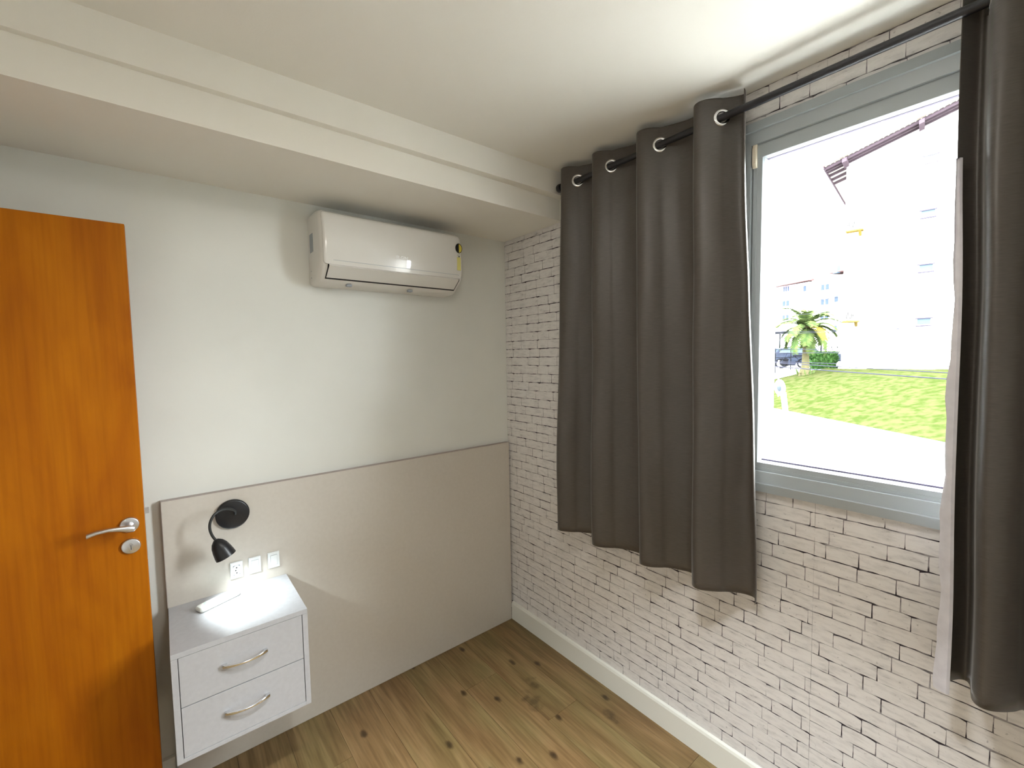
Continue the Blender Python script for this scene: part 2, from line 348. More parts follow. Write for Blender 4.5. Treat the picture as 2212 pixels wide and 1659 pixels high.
# bricks
ROW = 0.0488; Z0B = 2.259 - 60*ROW
seams = [-0.567 - 0.549*k for k in range(-1, 6)]
def projpx(p):
    d = Vector(p) - CAM; z = d.dot(cf)
    if z < 0.05: return None
    return (1106 + 941.2*d.dot(cr)/z, 829.5 - 941.2*d.dot(cu)/z)
bricks = []
for rI in range(0, 72):
    z0 = Z0B + rI*ROW; z1 = z0 + ROW
    if z1 < 0.085 or z0 > ZC: continue
    y = 0.42 - (0.118 if rI % 2 else 0.0) + 0.02*math.sin(rI*1.7)
    big = (rI // 2) % 2 == 0
    while y > YF:
        L = (0.148 if big else 0.091) + random.uniform(-0.008, 0.008)
        ya, yb = min(y, 0.0), max(min(y - L, 0.0), YF)
        y -= L; big = not big
        if ya - yb < 0.006: continue
        parts = [(ya, yb, 0, 0)]
        for sx in seams:
            np_ = []
            for (p, q, e0, e1) in parts:
                if q + 0.012 < sx < p - 0.012: np_ += [(p, sx, e0, 1), (sx, q, 1, e1)]
                else: np_.append((p, q, e0, e1))
            parts = np_
        for (p, q, e0, e1) in parts: bricks.append((p, q, z0, z1, e0, e1))
def brick_mb(p, q, z0, z1, e0, e1, mb):
    def jt(a): return random.uniform(-a, a)
    gt = random.choice([0.0016, 0.0026, 0.0036, 0.0030]); gb = 0.0004
    g0 = 0.0003 if e0 else random.choice([0.0003, 0.0006, 0.0010, 0.0014]); g1 = 0.0003 if e1 else random.choice([0.0003, 0.0006, 0.0010, 0.0014])
    L = p - q; k = max(3, int(L/0.016)); rc = 0.0062
    top = []; bot = []
    ztop = min(z1, ZC) ; zbot = max(z0, 0.02)
    if ztop - zbot < 0.006: return None
    slope = jt(0.0012)
    for i in range(k+1):
        t = i/k; yy = (p-g0) + ((q+g1) - (p-g0))*t
        e = rc*random.uniform(.4, 1) if i in (0, k) and not ((e0 and i == 0) or (e1 and i == k)) else 0
        top.append((yy, ztop - gt - e*0.6 + jt(0.0014) + slope*(t-.5)*2))
        bot.append((yy + (e*0.2 if i == k else -e*0.2 if i == 0 else 0), zbot + gb + jt(0.0010) + slope*(t-.5)*2))
    out = top + [(q+g1+jt(0.0005), (z0+z1)/2)] + bot[::-1] + [(p-g0+jt(0.0005), (z0+z1)/2)]
    h = random.uniform(0.0009, 0.0014)
    front = [(-h, yy, min(zz, ZC-0.001)) for yy, zz in out]; back = [(0.001, yy, min(zz, ZC-0.001)) for yy, zz in out]
    o = len(mb.v); n_ = len(out); mb.v += front + back
    mb.f.append(tuple(o+i for i in range(n_)))
    for i in range(n_):
        j = (i+1) % n_; mb.f.append((o+i, o+j, o+n_+j, o+n_+i))
    return mb
cand = []; rest = []
for br in bricks:
    p, q, z0, z1, e0, e1 = br; yc, zc = (p+q)/2, (z0+z1)/2
    # inside window opening, or under the beam
    if WY1+0.005 < q and p < WY0-0.005 and z0 > WZ0+0.005 and z1 < WZ1-0.005: continue
    if q < WY0 and p > WY1 and z1 > WZ0 and z0 < WZ1:
        # crop against the opening
        if p > WY0 and q < WY0: br = (p, WY0, z0, z1, e0, 0); q = WY0
        elif q < WY1 and p > WY1: br = (WY1, q, z0, z1, 0, e1); p = WY1
        elif z0 < WZ0: br = (p, q, z0, WZ0, e0, e1)
        else: br = (p, q, WZ1, z1, e0, e1)
        if br[0]-br[1] < 0.01 or br[3]-br[2] < 0.008: continue
    if z0 > 2.38 and p > -0.5: 
        if q > -0.5: continue
    P = projpx((0, yc, zc)); ok = P is not None and 0 < P[0] < 2212 and 0 < P[1] < 1659
    if ok:   # hidden behind the curtains
        if 1222 < P[0] < 1612 and 370 < P[1] < 1150: ok = False
        if P[0] > 2100: ok = False
        if -0.567 > yc > -1.46 and zc > 0.87 and zc < 2.54 and P[0] > 1222: ok = False
    if ok:
        a = projpx((0, br[0], zc)); c = projpx((0, br[1], zc)); tpx = projpx((0, yc, br[3])); bpx = projpx((0, yc, br[2]))
        if a and c: cand.append((abs(c[0]-a[0])*abs(bpx[1]-tpx[1]), br)); continue
    rest.append(br)
cand.sort(key=lambda t: -t[0])
for _, br in cand[:300]:
    mb = brick_mb(*br, MB())
    if mb: build('brick', mb, M['brick'], wr)
mb = MB()
for br in [c[1] for c in cand[300:]] + rest: brick_mb(*br, mb)
setp(build('bricks', mb, M['brick'], wr), kind='stuff')

# baseboards
bp_ = [(0, 0), (-0.015, 0), (-0.015, 0.100), (-0.011, 0.110), (-0.003, 0.114), (0, 0.114)]
b1 = MB().loft([[(px, -0.030, pz) for px, pz in bp_], [(px, YF, pz) for px, pz in bp_]])
setp(build('baseboard_right', b1, M['base']), kind='structure')
b2 = MB().loft([[(XL, px, pz) for px, pz in bp_], [(-1.722, px, pz) for px, pz in bp_]])
setp(build('baseboard_back', b2, M['base']), kind='structure')
# door casing on the left wall
cs = MB().box(XL-0.001, XL+0.012, -0.11, -0.17, 0, 2.23).box(XL-0.001, XL+0.012, -1.03, -1.09, 0, 2.23).box(XL-0.001, XL+0.012, -0.17, -1.03, 2.17, 2.23)
setp(build('trim_doorway', cs, M['base'], bevel=0.003), kind='structure')

# ---------------------------------------------------------------- window
w = empty('window_1', (0.0, -1.9, 1.17), kind='structure')
def frame_loop(prof, y0, y1, z0, z1):
    """prof: list of (x, inset); swept around rectangle y0>y1, z0<z1 with mitred corners"""
    rings = []
    for (cy, cz, sy, sz) in ((y0, z0, -1, 1), (y1, z0, 1, 1), (y1, z1, 1, -1), (y0, z1, -1, -1)):
        rings.append([(px, cy + sy*i, cz + sz*i) for px, i in prof])
    return MB().loft(rings, closed=True)
OY0, OY1, OZ0, OZ1 = -1.371, -2.408, 1.172, 2.484
build('outer_trim', frame_loop([(-0.001, 0), (-0.022, 0.002), (-0.027, 0.033), (-0.018, 0.0345), (-0.013, 0.074), (0.014, 0.076), (0.10, 0.076), (0.10, 0.05), (0.02, 0.048)], OY0, OY1, OZ0, OZ1), M['alu'], w)
# sash: fixed light, its rails
build('sash_frame', frame_loop([(0.006, 0), (-0.002, 0.002), (-0.002, 0.014), (0.0, 0.015), (0.0, 0.031), (0.010, 0.036), (0.052, 0.036), (0.052, 0)], -1.4475, -2.352, 1.244, 2.412), M['alu'], w)
build('top_rail_cover', MB().box(-0.003, 0.05, -1.449, -2.35, 2.362, 2.408), M['alu'], w, bevel=0.002)
build('glazing_seal', frame_loop([(0.028, 0), (0.028, 0.005), (0.040, 0.005), (0.040, 0)], -1.459, -2.316, 1.280, 2.366), M['seal'], w)
build('glass_pane', MB().box(0.036, 0.0365, -1.46, -2.315, 1.281, 2.365), M['glass'], w)
lt = build('window_latch', MB().loft([[(x_, -1.4555+dy, z_) for x_, z_ in ((-0.008, 2.330), (-0.014, 2.345), (-0.014, 2.395), (-0.008, 2.412), (0.010, 2.412), (0.010, 2.330))] for dy in (0.007, -0.007)]), M['latch'], w, bevel=0.002)
build('foam_strip', MB().box(-0.003, 0.0, OY0, OY1, OZ0-0.003, OZ0), M['glue'], w)

# ---------------------------------------------------------------- ceiling lamp in the middle of the room (above the frame)
cl = empty('ceiling_lamp', (-1.25, -1.72, ZC), 'small round white ceiling lamp in the middle of the room', 'lamp')
build('housing', MB().lathe((-1.25, -1.72, ZC), (0, 0, -1), [(0, 0.235), (0.03, 0.235), (0.034, 0.228)], 40), M['base'], cl, smooth=True)
M['diffuser'] = mat('lamp_diffuser', (0.9, 0.9, 0.88), 0.5, emis=(1.0, 0.95, 0.87), estr=3)
build('diffuser', MB().lathe((-1.25, -1.72, ZC-0.034), (0, 0, -1), [(0, 0.225), (0.008, 0.220), (0.018, 0.18), (0.022, 0.05)], 40), M['diffuser'], cl, smooth=True)

dl = D.lights.new('downlight_beam', 'SPOT'); dl.energy = 110; dl.color = (0.86, 0.94, 1.0); dl.spot_size = math.radians(78); dl.spot_blend = 0.9; dl.shadow_soft_size = 0.09
do = D.objects.new('downlight_beam', dl); COL.objects.link(do); do.location = (0, 0, -0.065); do.parent = cl

# ---------------------------------------------------------------- headboard
hb = empty('headboard', (-0.86, -0.015, 0.0), 'wide greige laminate headboard panel fixed to the wall beneath the air conditioner', 'headboard')
build('panel', MB().box(-1.713, -0.016, -0.0295, -0.0005, 0.001, 1.143), M['lam'], hb, bevel=0.0008)
build('top_edge_band', MB().box(-1.713, -0.016, -0.0300, -0.0006, 1.143, 1.1445), M['lam_edge'], hb)
build('end_edge_band', MB().box(-1.7145, -1.713, -0.0300, -0.0006, 0.001, 1.1445), M['lam_edge'], hb)

# ---------------------------------------------------------------- nightstand
NX0, NX1, NZ0, NZ1, NY = -1.712, -1.297, 0.345, 0.725, -0.385
ns = empty('nightstand', (-1.505, -0.2, NZ0), 'white floating nightstand with two drawers mounted on the headboard', 'nightstand')
T = 0.018
build('top_panel', MB().box(NX0, NX1, NY, -0.0305, NZ1-T, NZ1), M['night'], ns, bevel=0.0007)
build('side_panel', MB().box(NX0, NX0+T, NY, -0.0305, NZ0+0.0005, NZ1-T-0.0003), M['night'], ns, bevel=0.0005)
build('side_panel', MB().box(NX1-T, NX1, NY, -0.0305, NZ0+0.0005, NZ1-T-0.0003), M['night'], ns, bevel=0.0005)
build('bottom_panel', MB().box(NX0+T+0.0002, NX1-T-0.0002, NY, -0.0305, NZ0+0.0005, NZ0+T-0.003), M['night'], ns, bevel=0.0005)
build('back_panel', MB().box(NX0+T, NX1-T, -0.04, -0.031, NZ0+T, NZ1-T), M['dark'], ns)
def handle(cx, cz, par):
    mb = MB()
    rings = []; N = 16; half = 0.070
    for i in range(N+1):
        t = -1 + 2*i/N
        X = cx + half*t; off = 0.006 + 0.020*(1-abs(t)**2.2)
        hw = 0.0062 if abs(t) > 0.7 else 0.0036 + 0.0026*(abs(t)/0.7)**2
        th = 0.0035
        zc = cz
        rings.append([(X, NY-off-th, zc-hw*0.8), (X, NY-off-th, zc+hw*0.8), (X, NY-off+th, zc+hw), (X, NY-off+th, zc-hw)])
    mb.loft(rings)
    for s in (-1, 1): mb.box(cx+s*half*0.98, cx+s*half*0.78, NY+0.0015, NY-0.010, cz-0.006, cz+0.006)
    return build('handle', mb, M['chrome'], par, bevel=0.0012, smooth=True)
dz = (NZ1-T-0.0015, 0.5355); dz2 = (0.5325, NZ0+T-0.0020)
for za, zb_, hz in ((dz[0], dz[1], 0.625), (dz2[0], dz2[1], 0.455)):
    d_ = build('drawer', MB().box(NX0+T+0.0020, NX1-T-0.0022, NY+0.001, -0.06, zb_, za), M['night'], ns, bevel=0.0006)
    handle(-1.506, hz, d_)

# ---------------------------------------------------------------- remote control
def rrect(L, Wd, r, k=5):
    pts = []
    for cx_, cy_, a0 in ((L/2-r, Wd/2-r, 0), (-L/2+r, Wd/2-r, 90), (-L/2+r, -Wd/2+r, 180), (L/2-r, -Wd/2+r, 270)):
        for i in range(k+1):
            a = math.radians(a0 + 90*i/k); pts.append((cx_ + r*math.cos(a), cy_ + r*math.sin(a)))
    return pts
RC = Vector((-1.556, -0.112, 0.7255)); ra = math.radians(24)
rm = empty('remote_control', RC, 'white air conditioner remote control lying on the nightstand top', 'remote')
def RP(x_, y_, z_): return (RC.x + x_*math.cos(ra) - y_*math.sin(ra), RC.y + x_*math.sin(ra) + y_*math.cos(ra), RC.z + z_)
mb = MB(); rings = []
for z_, ins in ((0.0, 0.004), (0.004, 0.001), (0.009, 0.0), (0.015, 0.0012), (0.018, 0.004)):
    rings.append([RP(a, c, z_) for a, c in rrect(0.152-2*ins, 0.046-2*ins, 0.010)])
mb.loft(rings); build('body', mb, M['remote'], rm, smooth=True)
def slab(pts, z0, z1): return MB().loft([[RP(a, c, z0) for a, c in pts], [RP(a, c, z1) for a, c in pts]])
build('screen', slab([(a+0.050, c) for a, c in rrect(0.036, 0.032, 0.003)], 0.0175, 0.0186), M['lcd'], rm)
kp = build('keypad', slab([(a-0.012, c) for a, c in rrect(0.080, 0.034, 0.014)], 0.0175, 0.0184), M['keypad'], rm)
for i in range(4):
    for j in range(3):
        build('button', slab([(a+0.016-i*0.017, c-0.010+j*0.010) for a, c in rrect(0.010, 0.007, 0.0025, 2)], 0.0183, 0.0197), M['key_y'] if (i, j) == (0, 1) else M['remote'], kp)

# ---------------------------------------------------------------- socket and switches on the headboard
def plate(x0, z0, kind, name, label, cat):
    wd, ht = 0.046, 0.070; cx_, cz_ = x0+wd/2, z0+ht/2
    e = empty(name, (cx_, -0.030, cz_), label, cat)
    mb = MB()
    mb.loft([[(x0+i, y_, z0+i), (x0+wd-i, y_, z0+i), (x0+wd-i, y_, z0+ht-i), (x0+i, y_, z0+ht-i)] for y_, i in ((-0.0302, 0), (-0.0345, 0.0005), (-0.0365, 0.0025))])
    build('cover_plate', mb, M['plate'], e)
    if kind == 'outlet':
        build('socket_recess', MB().box(cx_-0.0125, cx_+0.0125, -0.0362, -0.0368, cz_-0.021, cz_+0.021), M['plateline'], e)
        pts = [(a, b_) for a, b_ in rrect(0.0405, 0.024, 0.010)]
        build('socket_face', MB().loft([[(cx_+b_, y_, cz_+a) for a, b_ in pts] for y_ in (-0.0366, -0.0375)]), M['plate'], e)
        for hz, hx in ((0.011, 0.0), (0.0, -0.0035), (-0.011, 0.0)):
            build('pin_hole', MB().cyl((cx_+hx, -0.0370, cz_+hz), (cx_+hx, -0.0379, cz_+hz), 0.0027, 10), M['dark'], e)
    else:
        build('rocker_gap', MB().box(cx_-0.0133, cx_+0.0133, -0.0362, -0.0367, cz_-0.0225, cz_+0.0225), M['plateline'], e)
        mb = MB().loft([[(cx_-0.0125, y0_, cz_-0.0215), (cx_+0.0125, y0_, cz_-0.0215), (cx_+0.0125, y1_, cz_+0.0215), (cx_-0.0125, y1_, cz_+0.0215)] for y0_, y1_ in ((-0.0365, -0.0365), (-0.0385, -0.0405))])
        build('rocker', mb, M['plate'], e, bevel=0.0006)
plate(-1.506, 0.769, 'outlet', 'power_outlet', 'white three-pin power outlet on the headboard, below the wall lamp', 'outlet')
plate(-1.439, 0.770, 'sw', 'light_switch', 'white light switch right beside the power outlet, middle of the three plates', 'switch')
plate(-1.367, 0.770, 'sw', 'light_switch', 'white light switch farthest from the door, rightmost of the three plates', 'switch')

# ---------------------------------------------------------------- wall lamp
lampo = empty('wall_lamp', (-1.486, -0.030, 1.045), 'black gooseneck reading lamp with round base, lit above the nightstand', 'lamp')
build('base_plate', MB().lathe((-1.486, -0.0302, 1.045), (0, -1, 0), [(0, 0.060), (0.010, 0.0605), (0.014, 0.058), (0.0155, 0.054)], 48), M['black'], lampo, smooth=True)
key = [(-1.478, -0.046, 1.046), (-1.480, -0.066, 1.064), (-1.497, -0.088, 1.082), (-1.524, -0.106, 1.091), (-1.552, -0.120, 1.083), (-1.568, -0.128, 1.060), (-1.5715, -0.131, 1.032), (-1.565, -0.131, 1.004), (-1.553, -0.130, 0.980)]
def cat(ps, n_=6):
    ps = [Vector(p) for p in ps]; out = []
    for i in range(len(ps)-1):
        a, b_, c_, d_ = ps[max(i-1, 0)], ps[i], ps[i+1], ps[min(i+2, len(ps)-1)]
        for k in range(n_):
            t = k/n_
            out.append(0.5*((2*b_) + (c_-a)*t + (2*a-5*b_+4*c_-d_)*t*t + (-a+3*b_-3*c_+d_)*t**3))
    out.append(ps[-1]); return out
build('gooseneck_arm', MB().tube(cat(key), 0.0048, 10), M['flex'], lampo, smooth=True)
ax = Vector((0.38, -0.15, -0.92)).normalized(); tip = Vector((-1.555, -0.130, 0.985))
sh = MB().lathe(tip, ax, [(0.0, 0.008), (0.004, 0.0125), (0.012, 0.0205), (0.026, 0.0275), (0.045, 0.0320), (0.066, 0.0350), (0.078, 0.0358), (0.078, 0.0335), (0.060, 0.0325), (0.040, 0.029), (0.026, 0.024), (0.016, 0.012)], 36)
build('lamp_shade', sh, M['black'], lampo, smooth=True)
build('bulb', MB().lathe(tip + ax*0.020, ax, [(0, 0.006), (0.008, 0.015), (0.020, 0.019), (0.032, 0.017), (0.038, 0.008)], 20), M['bulb'], lampo, smooth=True)
sp = D.lights.new('lamp_beam', 'SPOT'); sp.energy = 1.3; sp.color = (0.86, 0.97, 1.0); sp.spot_size = math.radians(105); sp.spot_blend = 0.7; sp.shadow_soft_size = 0.012
so = D.objects.new('lamp_beam', sp); COL.objects.link(so); so.location = tip + ax*0.062 - lampo.location; so.parent = lampo
so.rotation_euler = (ax).to_track_quat('-Z', 'Y').to_euler()

# ---------------------------------------------------------------- door
DY = -0.19; DX0, DX1, DZ0, DZ1 = -2.553, -1.757, 0.008, 2.138
dr = setp(build('door_1', MB().box(DX0, DX1, DY, DY+0.035, DZ0, DZ1), M['door'], bevel=0.0015), kind='structure')
def rosette(cz, name):
    return build(name, MB().lathe((-1.797, DY, cz), (0, -1, 0), [(0, 0.0262), (0.004, 0.0262), (0.0075, 0.0245), (0.009, 0.021)], 36), M['satin_metal'], dr, smooth=True)
ro = rosette(1.126, 'handle_rosette')
mb = MB().lathe((-1.797, DY-0.008, 1.126), (0, -1, 0), [(0, 0.0115), (0.015, 0.0095), (0.034, 0.0095), (0.040, 0.011)], 20)
build('lever_neck', mb, M['satin_metal'], dr, smooth=True)
rings = []
for t, X, Yo, Z, hy, hz in ((0, -1.781, 0.050, 1.124, 0.004, 0.007), (.1, -1.785, 0.050, 1.124, 0.007, 0.011), (.25, -1.800, 0.051, 1.126, 0.008, 0.0115), (.4, -1.820, 0.052, 1.131, 0.008, 0.009), (.6, -1.846, 0.053, 1.135, 0.0085, 0.0065), (.8, -1.874, 0.054, 1.134, 0.009, 0.0068), (1, -1.898, 0.054, 1.128, 0.009, 0.008)):
    rings.append([(X, DY-Yo + hy*math.cos(2*PI*q/12), Z + hz*math.sin(2*PI*q/12)) for q in range(12)])
build('lever_handle', MB().loft(rings), M['satin_metal'], dr, smooth=True)
rk = rosette(1.052, 'keyhole_rosette')
mb = MB(); pts = [(math.cos(a)*0.0055, 0.006+math.sin(a)*0.0055) for a in [math.radians(-50+i*28) for i in range(11)]] + [(-0.0032, -0.012), (0.0032, -0.012)]
mb.loft([[(-1.797+a, y_, 1.052+c) for a, c in pts] for y_ in (DY-0.0088, DY-0.0115)])
build('lock_cylinder', mb, M['chrome'], dr)
build('key_slot', MB().box(-1.7978, -1.7962, DY-0.0114, DY-0.0119, 1.042, 1.058), M['dark'], dr)
build('latch_bolt', MB().poly([(DX1-0.002, DY+0.012, 1.150), (DX1+0.012, DY+0.014, 1.150), (DX1+0.012, DY+0.024, 1.150), (DX1-0.002, DY+0.026, 1.150)], (0, 0, 0.020)), M['satin_metal'], dr)
build('faceplate', MB().box(DX1-0.0005, DX1+0.0008, DY+0.008, DY+0.029, 0.99, 1.20), M['satin_metal'], dr)
for z_ in (0.25, 1.07, 1.90): build('hinge', MB().cyl((DX0-0.006, DY-0.004, z_), (DX0-0.006, DY-0.004, z_+0.09), 0.006, 10), M['satin_metal'], dr)

# ---------------------------------------------------------------- air conditioner
AX0, AX1 = -1.136, -0.424
ac = empty('air_conditioner', (-0.78, -0.001, 2.03), 'white wall-mounted split air conditioner below the ceiling beam', 'air conditioner')
body = [(-0.001, 2.326), (-0.10, 2.326), (-0.148, 2.319), (-0.170, 2.304), (-0.179, 2.270), (-0.188, 2.20), (-0.187, 2.130), (-0.183, 2.092), (-0.170, 2.070), (-0.128, 2.034), (-0.112, 2.021), (-0.085, 2.014), (-0.001, 2.012)]
cyb, czb = -0.095, 2.17
def acring(X, ins):
    r_ = []
    for y_, z_ in body:
        yy = y_ if y_ > -0.01 else max(min(y_ + ins*(1 if y_ < cyb else 0.0), -0.001), -0.3)
        dzv = z_ - czb
        r_.append((X, y_ + (ins if y_ < -0.08 else ins*0.3)*(0 if y_ > -0.01 else 1), z_ - (ins*0.9 if dzv > 0.05 else -ins*0.9 if dzv < -0.05 else 0)))
    return r_
rr = 0.022
rings = []
for a in (90, 60, 35, 15, 0): rings.append(acring(AX0 + rr*(1-math.sin(math.radians(a)))*0 + rr*(1-math.cos(math.radians(90-a)))*0 + 0.0 + rr*(1-math.sin(math.radians(a))) - 0 if False else AX0 + rr*(1-math.sin(math.radians(90-(90-a)))) , rr*(1-math.cos(math.radians(a)))*0.9))
R2 = [[(AX1 + AX0 - p[0], p[1], p[2]) for p in r_] for r_ in reversed(rings)]
build('body', MB().loft(rings + R2), M['acw'], ac, smooth=True)
# front panel, a gloss skin just proud of the body with its own rounded ends
fp = [(-0.164, 2.3125), (-0.175, 2.306)] + [(-0.1955 + 0.03*(2.155-z_) + 0.935*(2.155-z_)**2, z_) for z_ in (2.295, 2.28, 2.265, 2.245, 2.22, 2.20, 2.18, 2.165, 2.15, 2.135, 2.12, 2.105, 2.092, 2.086)]
def fring(X, ins, dz_=0):
    o_ = [(X, y_-0.0005+ins, z_ - (dz_ if z_ > 2.29 else 0) + (dz_ if z_ < 2.11 else 0)) for y_, z_ in fp]; i_ = [(X, y_+0.008, z_ - (dz_ if z_ > 2.29 else 0) + (dz_ if z_ < 2.11 else 0)) for y_, z_ in reversed(fp)]
    return o_ + i_
build('front_panel', MB().loft([fring(AX0+0.010, 0.007, 0.012), fring(AX0+0.013, 0.003, 0.006), fring(AX0+0.020, 0.0005, 0.001), fring(AX0+0.03, 0), fring(AX1-0.03, 0), fring(AX1-0.020, 0.0005, 0.001), fring(AX1-0.013, 0.003, 0.006), fring(AX1-0.010, 0.007, 0.012)]), M['acg'], ac, smooth=True)
build('panel_seam', MB().box(AX0+0.05, AX1-0.03, -0.185, -0.1927, 2.1035, 2.1050), M['grille'], ac)
# outlet recess and louver
build('outlet_recess', MB().poly([(AX0+0.030, -0.188, 2.0785), (AX0+0.030, -0.1285, 2.0315), (AX0+0.030, -0.126, 2.040), (AX0+0.030, -0.183, 2.088)], (0.655, 0, 0)), M['dark'], ac)
build('louver', MB().poly([(AX0+0.034, -0.1905, 2.0800), (AX0+0.034, -0.1355, 2.0365), (AX0+0.034, -0.133, 2.041), (AX0+0.034, -0.186, 2.086)], (0.647, 0, 0)), M['acw'], ac)
build('side_grille', MB().box(AX0-0.0012, AX0+0.004, -0.080, -0.030, 2.155, 2.235), M['grille'], ac)
for xx in (-0.997, -0.696): build('foot', MB().box(xx-0.012, xx+0.012, -0.10, -0.12, 2.008, 2.0185), M['grille'], ac, bevel=0.002)
for zz in (2.075, 2.045): build('screw', MB().cyl((AX0-0.0008, -0.035, zz), (AX0+0.003, -0.035, zz), 0.003, 10), M['grille'], ac)
# logo text
tx = D.curves.new('t', 'FONT'); tx.body = 'ELGIN'; tx.size = 0.0215; tx.extrude = 0.0003; tx.offset = 0.0006; tx.align_x = 'CENTER'; tx.align_y = 'CENTER'
to = D.objects.new('t', tx); COL.objects.link(to)
me = D.meshes.new_from_object(to.evaluated_get(bpy.context.evaluated_depsgraph_get())); D.objects.remove(to)
me.materials.append(M['logo']); lg = D.objects.new('logo', me); COL.objects.link(lg); lg.parent = ac
lg.location = Vector((-0.771, -0.1968, 2.150)) - ac.location; lg.rotation_euler = (PI/2, 0, 0)
# energy sticker: a lamp shape, half black and half yellow, over a pale strip
SX, SZ, SY = -0.4555, 2.240, -0.1962
def disc(a0, a1, r_, y_, k=16): return [(SX + r_*0.80*math.cos(math.radians(a0+(a1-a0)*i/k)), y_, SZ + r_*math.sin(math.radians(a0+(a1-a0)*i/k))) for i in range(k+1)]
st = build('energy_sticker', MB().poly(disc(90, 270, 0.025, SY), (0, -0.0004, 0)), M['black'], ac)
build('yellow_half', MB().poly(disc(-90, 90, 0.025, SY), (0, -0.0004, 0)), M['black'], st)
build('yellow_half_face', MB().poly(disc(-88, 88, 0.0215, SY-0.0004), (0, -0.0003, 0)), M['yellow'], st)
build('bulb_socket', MB().box(SX-0.009, SX+0.009, SY, SY-0.0004, SZ-0.043, SZ-0.024), M['paper'], st)
for k_ in range(3): build('socket_line', MB().box(SX-0.009, SX+0.009, SY-0.0004, SY-0.0006, SZ-0.029-k_*0.005, SZ-0.0280-k_*0.005), M['black'], st)
build('socket_tip', MB().box(SX-0.003, SX+0.004, SY-0.0004, SY-0.0007, SZ-0.045, SZ-0.040), M['black'], st)
build('lower_label', MB().box(SX-0.012, SX+0.010, -0.1900, -0.1968, 2.128, 2.194), M['paleyellow'], st)

# ---------------------------------------------------------------- curtain rod
XR, ZR = -0.105, 2.503
rd = empty('curtain_rod', (XR, -1.6, ZR), 'black metal curtain rod running above the window under the ceiling', 'curtain rod')
build('rod', MB().cyl((XR, -0.600, ZR), (XR, -3.0, ZR), 0.0125, 20), M['blackrod'], rd, smooth=True)
build('rod_inner_tube', MB().cyl((XR, -0.590, ZR), (XR, -3.01, ZR), 0.0105, 20), M['blackrod'], rd, smooth=True)
for ye, s in ((-0.592, 1), (-3.0, -1)):
    build('finial', MB().lathe((XR, ye-0.006*s, ZR), (0, s, 0), [(0, 0.012), (0.003, 0.019), (0.014, 0.021), (0.024, 0.018), (0.030, 0.010)], 20), M['blackrod'], rd, smooth=True)
for yb in (-0.617, -2.95):
    mb = MB().cyl((XR, yb, ZR), (0.0, yb, ZR), 0.006, 10).cyl((-0.006, yb, ZR), (0.0, yb, ZR), 0.022, 16)
    build('bracket', mb, M['blackrod'], rd, smooth=True)

